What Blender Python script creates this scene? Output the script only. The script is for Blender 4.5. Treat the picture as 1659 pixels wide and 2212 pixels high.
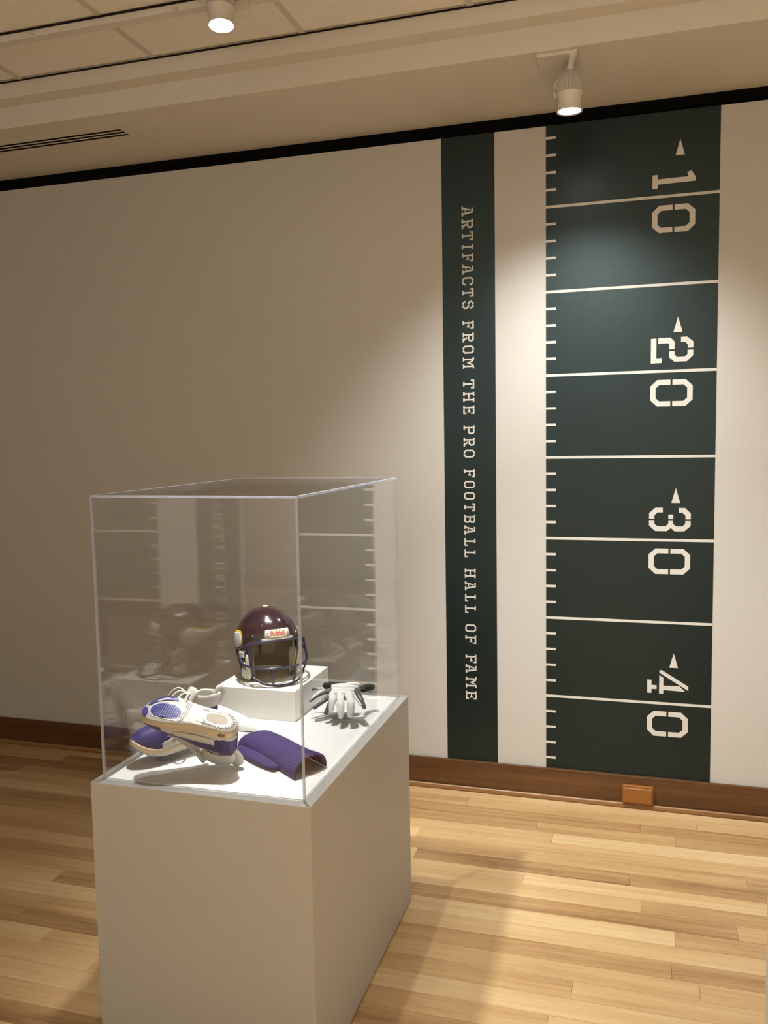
import bpy, bmesh, math, random
from mathutils import Vector, Matrix, Quaternion

random.seed(11)
PI = math.pi
sc = bpy.context.scene
for o in list(bpy.data.objects):
    bpy.data.objects.remove(o)
C = sc.collection

# ---------------------------------------------------------------- camera
F_PX, PITCH, ROLL, YAW = 1837.05, 0.088173, -0.017368, 0.291041
CAM = Vector((0, -3.8647, 1.68))
_f = Vector((-math.sin(YAW), math.cos(YAW), 0)); _r = Vector((math.cos(YAW), math.sin(YAW), 0)); _u = Vector((0, 0, 1))
_F = _f * math.cos(PITCH) - _u * math.sin(PITCH)
_U = _u * math.cos(PITCH) + _f * math.sin(PITCH)
_R2 = _r * math.cos(ROLL) + _U * math.sin(ROLL)
_U2 = _U * math.cos(ROLL) - _r * math.sin(ROLL)
cd = bpy.data.cameras.new('camera'); cam = bpy.data.objects.new('camera', cd); C.objects.link(cam)
cd.sensor_fit = 'HORIZONTAL'; cd.sensor_width = 36.0; cd.lens = F_PX / 1659 * 36.0
cd.clip_start = 0.02
m = Matrix((( _R2.x, _U2.x, -_F.x), (_R2.y, _U2.y, -_F.y), (_R2.z, _U2.z, -_F.z)))
cam.matrix_world = Matrix.Translation(CAM) @ m.to_4x4()
sc.camera = cam

# ---------------------------------------------------------------- world, exposure
w = bpy.data.worlds.new('world'); sc.world = w; w.use_nodes = True
w.node_tree.nodes['Background'].inputs[0].default_value = (0.5, 0.42, 0.32, 1)
w.node_tree.nodes['Background'].inputs[1].default_value = 0.02
sc.view_settings.view_transform = 'Standard'; sc.view_settings.look = 'None'
sc.view_settings.gamma = 1.0; sc.view_settings.use_curve_mapping = False
sc.view_settings.exposure = 0.0
cy = sc.cycles
cy.max_bounces = 6; cy.diffuse_bounces = 3; cy.glossy_bounces = 3; cy.transmission_bounces = 2; cy.transparent_max_bounces = 14
cy.adaptive_threshold = 0.03; cy.caustics_reflective = False; cy.caustics_refractive = False
WARM = (0.98, 1.0, 0.965)
# lamps: (lens position, aim point, watts, full cone degrees, blend); the light itself is made in track_light()
LAMPS = {
    'case_visible': ((-1.374, -1.11, 3.081), (-1.27, -1.33, 0.8), 56, 50, 0.8),
    'wall_visible': ((-0.257, -0.50, 2.877), (-0.257, -0.47, 2.0), 46, 116, 1.0),
    'case_over':    ((-1.16, -1.50, 3.0), (0.10, -1.35, 0.0), 320, 82, 0.7),
    'case_over_b':  ((-0.78, -1.50, 3.0), (-1.0, -1.45, 0.76), 20, 46, 0.6),
    'wall_wash':    ((-0.22, -1.50, 3.0), (-0.22, 0.0, 1.05), 160, 76, 1.0),  # unseen lamp added to even the light down the mural wall
}

# ---------------------------------------------------------------- materials
MATS = {}
def lin(c):
    return tuple(((x / 255) / 12.92 if x / 255 <= 0.04045 else ((x / 255 + 0.055) / 1.055) ** 2.4) for x in c)
def mat(name, col, rough=0.6, metal=0.0, var=0.0, vscale=8.0, bump=0.0, bscale=60.0, spec=0.5, coat=0.0, emit=None, estr=0.0, stretch=(1, 1, 1), trans=0.0):
    if name in MATS: return MATS[name]
    M = bpy.data.materials.new(name); M.use_nodes = True; nt = M.node_tree; b = nt.nodes['Principled BSDF']
    b.inputs['Base Color'].default_value = (*col, 1); b.inputs['Roughness'].default_value = rough
    b.inputs['Metallic'].default_value = metal; b.inputs['Specular IOR Level'].default_value = spec
    b.inputs['Coat Weight'].default_value = coat; b.inputs['Coat Roughness'].default_value = 0.08
    if trans: b.inputs['Transmission Weight'].default_value = trans
    if emit:
        b.inputs['Emission Color'].default_value = (*emit, 1); b.inputs['Emission Strength'].default_value = estr
    if var or bump:
        g = nt.nodes.new('ShaderNodeNewGeometry'); mp = nt.nodes.new('ShaderNodeMapping'); mp.inputs['Scale'].default_value = stretch
        nt.links.new(g.outputs['Position'], mp.inputs['Vector'])
    if var:
        n = nt.nodes.new('ShaderNodeTexNoise'); n.inputs['Scale'].default_value = vscale; n.inputs['Detail'].default_value = 3
        nt.links.new(mp.outputs[0], n.inputs['Vector'])
        r = nt.nodes.new('ShaderNodeMapRange'); r.inputs['From Min'].default_value = 0.3; r.inputs['From Max'].default_value = 0.7
        r.inputs['To Min'].default_value = 1 - var; r.inputs['To Max'].default_value = 1 + var
        nt.links.new(n.outputs['Fac'], r.inputs['Value'])
        mx = nt.nodes.new('ShaderNodeVectorMath'); mx.operation = 'SCALE'; mx.inputs[0].default_value = col
        nt.links.new(r.outputs[0], mx.inputs['Scale']); nt.links.new(mx.outputs[0], b.inputs['Base Color'])
    if bump:
        n2 = nt.nodes.new('ShaderNodeTexNoise'); n2.inputs['Scale'].default_value = bscale; n2.inputs['Detail'].default_value = 2
        nt.links.new(mp.outputs[0], n2.inputs['Vector'])
        bp = nt.nodes.new('ShaderNodeBump'); bp.inputs['Strength'].default_value = bump; bp.inputs['Distance'].default_value = 0.002
        nt.links.new(n2.outputs['Fac'], bp.inputs['Height']); nt.links.new(bp.outputs[0], b.inputs['Normal'])
    MATS[name] = M
    return M

def wood(name, ramp, island=False, rough=0.34, grain=1.0, rnd=True):
    M = bpy.data.materials.new(name); M.use_nodes = True; nt = M.node_tree; N = nt.nodes; Lk = nt.links; b = N['Principled BSDF']
    geo = N.new('ShaderNodeNewGeometry')
    if island: rv = geo.outputs['Random Per Island']
    else: rv = N.new('ShaderNodeObjectInfo').outputs['Random']
    off = N.new('ShaderNodeMath'); off.operation = 'MULTIPLY'; off.inputs[1].default_value = 37.0; Lk.new(rv, off.inputs[0])
    cmb = N.new('ShaderNodeCombineXYZ'); Lk.new(off.outputs[0], cmb.inputs[0]); Lk.new(off.outputs[0], cmb.inputs[1]); Lk.new(off.outputs[0], cmb.inputs[2])
    add = N.new('ShaderNodeVectorMath'); add.operation = 'ADD'; Lk.new(geo.outputs['Position'], add.inputs[0]); Lk.new(cmb.outputs[0], add.inputs[1])
    def noise(scale, detail, st, rough_=0.55):
        mp = N.new('ShaderNodeMapping'); mp.inputs['Scale'].default_value = st; Lk.new(add.outputs[0], mp.inputs['Vector'])
        n = N.new('ShaderNodeTexNoise'); n.inputs['Scale'].default_value = scale; n.inputs['Detail'].default_value = detail; n.inputs['Roughness'].default_value = rough_
        Lk.new(mp.outputs[0], n.inputs['Vector']); return n.outputs['Fac']
    g1 = noise(1.0, 4, (2.2, 60, 60)); g2 = noise(1.0, 3, (1.2, 16, 16)); g3 = noise(1.0, 2, (26, 60, 26))
    s = N.new('ShaderNodeMath'); s.operation = 'MULTIPLY_ADD'; Lk.new(g1, s.inputs[0]); s.inputs[1].default_value = 0.42 * grain; s.inputs[2].default_value = 0.0
    s2 = N.new('ShaderNodeMath'); s2.operation = 'MULTIPLY_ADD'; Lk.new(g2, s2.inputs[0]); s2.inputs[1].default_value = 0.5 * grain; Lk.new(s.outputs[0], s2.inputs[2])
    s2b = N.new('ShaderNodeMath'); s2b.operation = 'MULTIPLY_ADD'; Lk.new(g3, s2b.inputs[0]); s2b.inputs[1].default_value = 0.14 * grain; Lk.new(s2.outputs[0], s2b.inputs[2])
    s3 = N.new('ShaderNodeMath'); s3.operation = 'MULTIPLY_ADD'; Lk.new(rv, s3.inputs[0]); s3.inputs[1].default_value = 0.50 if rnd else 0.0; Lk.new(s2b.outputs[0], s3.inputs[2])
    s4 = N.new('ShaderNodeMapRange'); Lk.new(s3.outputs[0], s4.inputs['Value']); s4.inputs['From Min'].default_value = 0.50 * grain - .1 if rnd else 0.28 * grain; s4.inputs['From Max'].default_value = 0.5 * grain + 0.62 if rnd else 0.78 * grain
    cr = N.new('ShaderNodeValToRGB'); e = cr.color_ramp.elements
    e[0].color = (*ramp[0], 1); e[0].position = 0.0; e[1].color = (*ramp[-1], 1); e[1].position = 1.0
    for i, c in enumerate(ramp[1:-1]):
        q = e.new((i + 1) / (len(ramp) - 1)); q.color = (*c, 1)
    Lk.new(s4.outputs[0], cr.inputs[0]); Lk.new(cr.outputs[0], b.inputs['Base Color'])
    b.inputs['Roughness'].default_value = rough
    bp = N.new('ShaderNodeBump'); bp.inputs['Strength'].default_value = 0.06; bp.inputs['Distance'].default_value = 0.001
    Lk.new(g1, bp.inputs['Height']); Lk.new(bp.outputs[0], b.inputs['Normal'])
    return M

def clear(name, tint, gloss_rough=0.0, f0=0.046, body=None, body_w=0.0):
    """thin clear acrylic: straight-through transmission plus a Fresnel-weighted reflection at each face"""
    M = bpy.data.materials.new(name); M.use_nodes = True; nt = M.node_tree; N = nt.nodes; Lk = nt.links
    N.remove(N['Principled BSDF']); out = N['Material Output']
    tr = N.new('ShaderNodeBsdfTransparent'); tr.inputs[0].default_value = (*tint, 1)
    gl = N.new('ShaderNodeBsdfGlossy'); gl.inputs['Roughness'].default_value = gloss_rough
    lw = N.new('ShaderNodeLayerWeight'); lw.inputs['Blend'].default_value = 0.5
    pw = N.new('ShaderNodeMath'); pw.operation = 'POWER'; pw.inputs[1].default_value = 4.6; Lk.new(lw.outputs['Facing'], pw.inputs[0])
    ma = N.new('ShaderNodeMath'); ma.operation = 'MULTIPLY_ADD'; ma.inputs[1].default_value = 1 - f0; ma.inputs[2].default_value = f0; Lk.new(pw.outputs[0], ma.inputs[0])
    mx = N.new('ShaderNodeMixShader'); Lk.new(ma.outputs[0], mx.inputs[0]); Lk.new(tr.outputs[0], mx.inputs[1]); Lk.new(gl.outputs[0], mx.inputs[2])
    res = mx
    if body:
        df = N.new('ShaderNodeBsdfDiffuse'); df.inputs[0].default_value = (*body, 1)
        tl = N.new('ShaderNodeBsdfTranslucent'); tl.inputs[0].default_value = (*body, 1)
        m0 = N.new('ShaderNodeMixShader'); m0.inputs[0].default_value = 0.5; Lk.new(df.outputs[0], m0.inputs[1]); Lk.new(tl.outputs[0], m0.inputs[2])
        m2 = N.new('ShaderNodeMixShader'); m2.inputs[0].default_value = body_w; Lk.new(mx.outputs[0], m2.inputs[1]); Lk.new(m0.outputs[0], m2.inputs[2]); res = m2
    Lk.new(res.outputs[0], out.inputs['Surface'])
    return M

M_wall = mat('wall_paint', (0.57, 0.55, 0.515), 0.62, bump=0.10, bscale=230)
M_ceil = mat('ceiling_paint', (0.74, 0.70, 0.635), 0.8, bump=0.05, bscale=200)
M_tile = mat('ceiling_tile', (0.90, 0.86, 0.81), 0.9, var=0.02, vscale=30, bump=0.15, bscale=300)
M_grid = mat('grid_metal', (0.66, 0.62, 0.56), 0.5)
M_black = mat('black_reveal', (0.0035, 0.0033, 0.003), 0.9, spec=0.1)
M_gap = mat('dark_gap', (0.02, 0.016, 0.012), 0.9, spec=0.1)
M_field = mat('field_paint', (0.0040, 0.0085, 0.0100), 0.38, var=0.04, vscale=3.0, bump=0.10, bscale=160, stretch=(0.35, 1, 1), spec=0.56)
M_field.node_tree.nodes['Principled BSDF'].inputs['Specular Tint'].default_value = (0.78, 1.0, 1.0, 1)
M_vinyl = mat('white_vinyl', (0.66, 0.635, 0.59), 0.5)
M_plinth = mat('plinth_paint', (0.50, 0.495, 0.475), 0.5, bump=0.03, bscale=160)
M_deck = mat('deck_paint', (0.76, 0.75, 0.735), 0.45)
M_riser = mat('riser_paint', (0.80, 0.79, 0.745), 0.5, var=0.02, vscale=12, bump=0.05, bscale=90, stretch=(0.3, 0.3, 3))
M_white = mat('white_metal', (0.74, 0.70, 0.64), 0.45)
M_fin = mat('fin_metal', (0.58, 0.55, 0.50), 0.5)
M_lens = mat('lamp_lens', (1, 1, 1), 0.3, emit=(1.0, 0.93, 0.84), estr=22)
M_pane = clear('acrylic', (0.985, 0.985, 0.985))
M_edge = clear('acrylic_edge', (0.90, 0.92, 0.96), gloss_rough=0.15, f0=0.08, body=(0.76, 0.80, 0.92), body_w=0.55)
M_rod = clear('acrylic_rod', (0.96, 0.97, 0.98), gloss_rough=0.05, f0=0.06, body=(0.7, 0.7, 0.72), body_w=0.12)
OAK = [(0.22, 0.115, 0.045), (0.41, 0.238, 0.102), (0.53, 0.332, 0.152), (0.61, 0.41, 0.205), (0.70, 0.52, 0.30)]
M_floor = wood('oak_plank', OAK)
M_floor2 = wood('oak_plank_far', OAK, island=True)
M_base = wood('baseboard_oak', [(0.055, 0.021, 0.006), (0.11, 0.046, 0.015), (0.165, 0.078, 0.028)], rough=0.38, rnd=False)
M_shoe_m = wood('shoe_moulding_oak', [(0.18, 0.085, 0.03), (0.30, 0.155, 0.062), (0.38, 0.21, 0.09)], rough=0.4, rnd=False)
M_purple_shell = mat('purple_shell', (0.030, 0.0110, 0.018), 0.18, coat=0.8, var=0.08, vscale=40)
M_mask = mat('navy_mask', (0.024, 0.024, 0.075), 0.28, coat=0.3)
M_cream = mat('cream_plastic', (0.70, 0.64, 0.48), 0.45)
M_cream2 = mat('cream_pad', (0.50, 0.45, 0.31), 0.6)
M_liner = mat('liner_tan', (0.34, 0.29, 0.185), 0.7)
M_decal_w = mat('decal_white', (0.72, 0.73, 0.74), 0.4)
M_decal_y = mat('decal_yellow', (0.72, 0.44, 0.04), 0.4)
M_red = mat('red_print', (0.55, 0.012, 0.02), 0.5)
M_steel = mat('steel', (0.65, 0.65, 0.66), 0.25, metal=0.9)
M_bk = mat('black_strap', (0.012, 0.012, 0.013), 0.6)
M_sw = mat('shoe_white', (0.62, 0.60, 0.555), 0.5, bump=0.1, bscale=300)
M_sp = mat('shoe_purple', (0.040, 0.029, 0.15), 0.55, bump=0.1, bscale=400)
M_sole = mat('sole_white', (0.58, 0.565, 0.54), 0.5)
M_mid = mat('midsole_cream', (0.66, 0.56, 0.38), 0.5, var=0.10, vscale=22)
M_tan = mat('heel_tan', (0.36, 0.30, 0.225), 0.6, var=0.1, vscale=90)
M_pad = mat('pad_purple', (0.035, 0.032, 0.20), 0.45)
M_tread = mat('tread_purple', (0.11, 0.11, 0.40), 0.45)
M_gtread = mat('tread_grey', (0.44, 0.41, 0.41), 0.5)
M_lace = mat('lace_white', (0.72, 0.68, 0.60), 0.7, bump=0.2, bscale=500)
M_inside = mat('shoe_lining', (0.34, 0.31, 0.28), 0.8)
M_sockp = mat('purple_knit', (0.030, 0.016, 0.110), 0.85, bump=0.5, bscale=700, var=0.06, vscale=30)
M_sockw = mat('white_knit', (0.80, 0.79, 0.78), 0.85, bump=0.35, bscale=600)
M_glw = mat('glove_white', (0.70, 0.69, 0.66), 0.65, bump=0.15, bscale=300)
M_glg = mat('glove_grey', (0.075, 0.070, 0.076), 0.35, bump=0.1, bscale=200)
M_glb = mat('glove_black', (0.006, 0.006, 0.006), 0.7)
M_outlet = mat('brown_plastic', (0.30, 0.115, 0.024), 0.4, var=0.06, vscale=60)
M_slot = mat('vent_slot', (0.012, 0.010, 0.008), 0.9, spec=0.05)
M_label = mat('label_card', (0.66, 0.64, 0.60), 0.6)
M_photo = mat('label_photo', (0.16, 0.08, 0.07), 0.5, var=0.5, vscale=25)

# ---------------------------------------------------------------- mesh helpers
def tag(o, label=None, cat=None, group=None, kind=None):
    if label: o['label'] = label
    if cat: o['category'] = cat
    if group: o['group'] = group
    if kind: o['kind'] = kind
    return o
def empty(name, loc=(0, 0, 0), rot=None):
    o = bpy.data.objects.new(name, None); o.empty_display_size = 0.05; C.objects.link(o); o.location = loc
    if rot is not None:
        o.rotation_euler = rot
    return o
def link(name, me, material, parent=None, smooth=False):
    if material and not me.materials: me.materials.append(material)
    if smooth:
        me.polygons.foreach_set('use_smooth', [True] * len(me.polygons))
    o = bpy.data.objects.new(name, me); C.objects.link(o)
    if parent: o.parent = parent
    return o
class MB:
    def __init__(s): s.v = []; s.f = []
    def add(s, vs, fs):
        n = len(s.v); s.v += [tuple(p) for p in vs]; s.f += [tuple(i + n for i in f) for f in fs]; return s
    def box(s, x0, x1, y0, y1, z0, z1):
        vs = [(x, y, z) for z in (z0, z1) for y in (y0, y1) for x in (x0, x1)]
        return s.add(vs, [(0, 2, 3, 1), (4, 5, 7, 6), (0, 1, 5, 4), (2, 6, 7, 3), (0, 4, 6, 2), (1, 3, 7, 5)])
    def prism(s, poly, fn, d0, d1):
        """poly: 2D points; fn(a, b, d) -> 3D; extruded between d0 and d1"""
        n = len(poly)
        vs = [fn(a, b, d0) for a, b in poly] + [fn(a, b, d1) for a, b in poly]
        fs = [tuple(range(n))[::-1], tuple(range(n, 2 * n))] + [(i, (i + 1) % n, n + (i + 1) % n, n + i) for i in range(n)]
        return s.add(vs, fs)
    def grid(s, rows, close_v=False, close_u=False):
        R = len(rows); K = len(rows[0]); vs = [p for r in rows for p in r]; fs = []
        for i in range(R if close_u else R - 1):
            for j in range(K if close_v else K - 1):
                i2 = (i + 1) % R; j2 = (j + 1) % K
                fs.append((i * K + j, i * K + j2, i2 * K + j2, i2 * K + j))
        return s.add(vs, fs)
    def tube(s, pts, rad, n=10, flat=1.0, sub=4, caps=True, upref=Vector((0, 0, 1))):
        P = [Vector(p) for p in pts]
        if not isinstance(rad, (list, tuple)): rad = [rad] * len(P)
        Q = []; RR = []
        if len(P) > 2 and sub > 1:
            for i in range(len(P) - 1):
                p0 = P[max(i - 1, 0)]; p1 = P[i]; p2 = P[i + 1]; p3 = P[min(i + 2, len(P) - 1)]
                for k in range(sub):
                    t = k / sub
                    Q.append(0.5 * ((2 * p1) + (p2 - p0) * t + (2 * p0 - 5 * p1 + 4 * p2 - p3) * t * t + (3 * p1 - p0 - 3 * p2 + p3) * t ** 3))
                    RR.append(rad[i] * (1 - t) + rad[i + 1] * t)
            Q.append(P[-1]); RR.append(rad[-1])
        else:
            Q = P; RR = list(rad)
        rows = []
        T = [(Q[min(i + 1, len(Q) - 1)] - Q[max(i - 1, 0)]).normalized() for i in range(len(Q))]
        def ring(c, t, r):
            a = t.cross(upref)
            if a.length < 1e-4: a = t.cross(Vector((1, 0, 0)))
            a.normalize(); b = a.cross(t).normalized()
            return [c + a * (r * math.cos(2 * PI * k / n)) + b * (r * flat * math.sin(2 * PI * k / n)) for k in range(n)]
        if caps:
            for q in (0.05, 0.5, 0.85):
                rows.append(ring(Q[0] - T[0] * RR[0] * flat * math.sqrt(1 - q * q), T[0], RR[0] * q))
        for c, t, r in zip(Q, T, RR): rows.append(ring(c, t, r))
        if caps:
            for q in (0.85, 0.5, 0.05):
                rows.append(ring(Q[-1] + T[-1] * RR[-1] * flat * math.sqrt(1 - q * q), T[-1], RR[-1] * q))
        base = len(s.v)
        s.grid(rows, close_v=True)
        K = n; s.f.append(tuple(range(base, base + K))[::-1]); s.f.append(tuple(range(base + (len(rows) - 1) * K, base + len(rows) * K)))
        return s
    def lathe(s, prof, n=24, fn=None):
        rows = []
        for r, z in prof:
            rows.append([((r if fn is None else fn(r, z, k)) * math.cos(2 * PI * k / n), (r if fn is None else fn(r, z, k)) * math.sin(2 * PI * k / n), z) for k in range(n)])
        return s.grid(rows, close_v=True)
    def ell(s, c, r, n=14, m=9, p=1.0):
        """superellipsoid"""
        sg = lambda x: math.copysign(abs(x) ** p, x)
        rows = []
        for i in range(m + 1):
            a = -PI / 2 + PI * i / m
            ca = max(abs(math.cos(a)), 0.02) ** p
            rows.append([(c[0] + r[0] * ca * sg(math.cos(2 * PI * k / n)), c[1] + r[1] * ca * sg(math.sin(2 * PI * k / n)), c[2] + r[2] * sg(math.sin(a))) for k in range(n)])
        base = len(s.v); s.grid(rows, close_v=True)
        s.f.append(tuple(range(base, base + n))[::-1]); s.f.append(tuple(range(base + m * n, base + (m + 1) * n)))
        return s
    def build(s, name, material, parent=None, smooth=False, fix=True):
        me = bpy.data.meshes.new(name); me.from_pydata(s.v, [], s.f); me.update()
        if fix:
            b = bmesh.new(); b.from_mesh(me); bmesh.ops.recalc_face_normals(b, faces=b.faces); b.to_mesh(me); b.free()
        return link(name, me, material, parent, smooth)
def bev(o, wdt=0.003, seg=2):
    md = o.modifiers.new('bevel', 'BEVEL'); md.width = wdt; md.segments = seg; md.limit_method = 'ANGLE'; md.angle_limit = 0.6
    return o
def struct(o):
    o['kind'] = 'structure'; return o

# ================================================================ THE ROOM
X0, X1, Y0, ZC = -5.2, 3.2, -7.0, 3.2305
ZT, ZB, ZS, YS = 3.008, 0.1455, 3.0725, -0.586
wb = struct(MB().box(X0, X1, 0, 0.12, 0, ZT).build('wall_back', M_wall))
struct(MB().box(X0, X1, 0.03, 0.12, ZT, ZS).build('trim_1', M_black))
struct(MB().box(X0 - 0.12, X0, Y0, 0.12, 0, ZC + 0.02).build('wall_left', M_wall))
struct(MB().box(X1, X1 + 0.12, Y0, 0.12, 0, ZC + 0.02).build('wall_right', M_wall))
struct(MB().box(X0, X1, Y0 - 0.12, Y0, 0, ZC + 0.02).build('wall_front', M_wall))
# soffit along the wall
YL, ZL = -0.6666, 3.163      # cornice ledge above the soffit edge
sof = MB(); sec = [(YS, ZS), (YS, ZL), (YL, ZL), (YL, ZC + 0.02), (0.12, ZC + 0.02), (0.12, ZS)]
sof.prism(sec, lambda a_, b_, d_: (d_, a_, b_), X0, X1)
sof = struct(sof.build('ceiling_soffit', M_ceil))
MB().box(-2.199, -2.196, -0.46, -0.005, ZS - 0.0012, ZS).build('seam', M_grid, sof)
MB().box(X0, X1, YL - 0.006, YL, ZC - 0.005, ZC).build('shadow_gap', M_gap, sof)
# tile ceiling
ceil = struct(MB().box(X0, X1, Y0, YL, ZC + 0.014, ZC + 0.05).build('ceiling', M_ceil))
GX = [-4.49, -3.84, -3.19, -2.544, -1.900, -1.250, -0.597, 0.056, 0.71, 1.36, 2.01, 2.66]
GY = [YL - 0.006, -1.89, -3.19, -4.49, -5.79, Y0]
xs = [X0] + GX + [X1]
tile_me = {}
for i in range(len(xs) - 1):
    for j in range(len(GY) - 1):
        a, b = xs[i] + 0.012, xs[i + 1] - 0.012; c, d = GY[j + 1] + 0.012, GY[j] - 0.012
        o = MB().box(a, b, c, d, ZC + 0.002, ZC + 0.014).build('ceiling_tile', M_tile, ceil)
for x in GX:
    MB().box(x - 0.012, x + 0.012, Y0, YL - 0.006, ZC - 0.001, ZC + 0.003).build('grid_bar', M_grid, ceil)
for y in GY[1:-1]:
    MB().box(X0, X1, y - 0.012, y + 0.012, ZC - 0.0014, ZC + 0.0026).build('grid_bar', M_grid, ceil)

# ---------------------------------------------------------------- floor of oak planks
fl = struct(MB().box(X0, X1, Y0, 0.12, -0.06, -0.013).build('floor', M_gap))
PW = 0.0885
def pix(P):
    d = Vector(P) - CAM; z = d.dot(_F)
    if z < 0.1: return None
    return 829.5 + F_PX * d.dot(_R2) / z, 1106 - F_PX * d.dot(_U2) / z
bm = bmesh.new(); bmesh.ops.create_cube(bm, size=1.0)
bmesh.ops.bevel(bm, geom=[e for e in bm.edges if all(v.co.z > 0 for v in e.verts)], offset=0.004, segments=1, affect='EDGES')
plank_me = bpy.data.meshes.new('plank'); bm.to_mesh(plank_me); bm.free()
plank_me.materials.append(M_floor)
rest = MB(); nvis = 0
r = 0; y = -0.0
while y > Y0:
    yb = max(y - PW, Y0)
    x = X0 + 0.0
    x = X0 - random.random() * 0.9
    while x < X1:
        ln = random.choice((0.6, 0.8, 1.0, 1.2, 1.5, 1.8, 2.1)) * random.uniform(0.92, 1.08)
        a, b = max(x, X0), min(x + ln, X1)
        x += ln
        if b - a < 0.02: continue
        vis = False
        for k in range(13):
            q = pix((a + (b - a) * k / 12, (y + yb) / 2, 0))
            if q and -15 < q[0] < 1675 and 1500 < q[1] < 2235: vis = True; break
        # hidden wholly behind the plinth
        if vis:
            o = bpy.data.objects.new('plank', plank_me); C.objects.link(o); o.parent = fl
            o.location = ((a + b) / 2, (y + yb) / 2, -0.006 - random.random() * 0.0002)
            o.scale = (b - a - 0.0009, y - yb - 0.0007, 0.012); nvis += 1
        else:
            rest.box(a + 0.0004, b - 0.0004, yb + 0.0003, y - 0.0003, -0.012, -0.0001)
    y = yb; r += 1
rest.build('plank_field', M_floor2, fl)['kind'] = 'stuff'
print('planks', nvis)
# baseboards
struct(bev(MB().box(X0, X1, -0.016, 0.0, 0.0, ZB).build('baseboard_back', M_base), 0.003))
tr = struct(bev(MB().box(X0, X1, -0.030, -0.0162, 0.0, 0.024).build('trim_2', M_shoe_m), 0.008, 3))
struct(MB().box(X0, X0 + 0.016, Y0 + 0.02, -0.034, 0.0, ZB).build('baseboard_left', M_base))
struct(MB().box(X1 - 0.016, X1, Y0 + 0.02, -0.034, 0.0, ZB).build('baseboard_right', M_base))
struct(MB().box(X0 + 0.02, X1 - 0.02, Y0, Y0 + 0.016, 0.0, ZB).build('baseboard_front', M_base))

# cover box on the baseboard
ob = empty('outlet_cover', (0.0115, -0.0165, 0.0))
tag(ob, 'small orange-brown plastic cover box on the wooden baseboard below the field mural', 'outlet cover')
bev(MB().box(-0.0665, 0.0665, -0.022, -0.0002, 0.026, 0.110).build('housing', M_outlet, ob), 0.004)
bev(MB().box(-0.062, 0.060, -0.030, -0.021, 0.034, 0.102).build('lid', M_outlet, ob), 0.005, 3)

# ================================================================ WALL GRAPHICS
def wallpt(a, b, d): return (a, -d, b)
def stroke(pts, t):
    """mitred polyline of thickness t -> closed polygon"""
    P = [Vector(p) for p in pts]; Lh = []; Rh = []
    for i, p in enumerate(P):
        d0 = (P[i] - P[i - 1]).normalized() if i > 0 else None
        d1 = (P[i + 1] - P[i]).normalized() if i < len(P) - 1 else None
        if d0 is None: d0 = d1
        if d1 is None: d1 = d0
        n0 = Vector((-d0.y, d0.x)); n1 = Vector((-d1.y, d1.x)); nm = (n0 + n1)
        if nm.length < 1e-6: nm = n0
        nm.normalize(); k = t / 2 / max(nm.dot(n0), 0.35)
        Lh.append(p + nm * k); Rh.append(p - nm * k)
    return [tuple(q) for q in Lh] + [tuple(q) for q in reversed(Rh)]
def rc(u0, v0, u1, v1): return [(u0, v0), (u1, v0), (u1, v1), (u0, v1)]
T_ = 0.135
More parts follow.
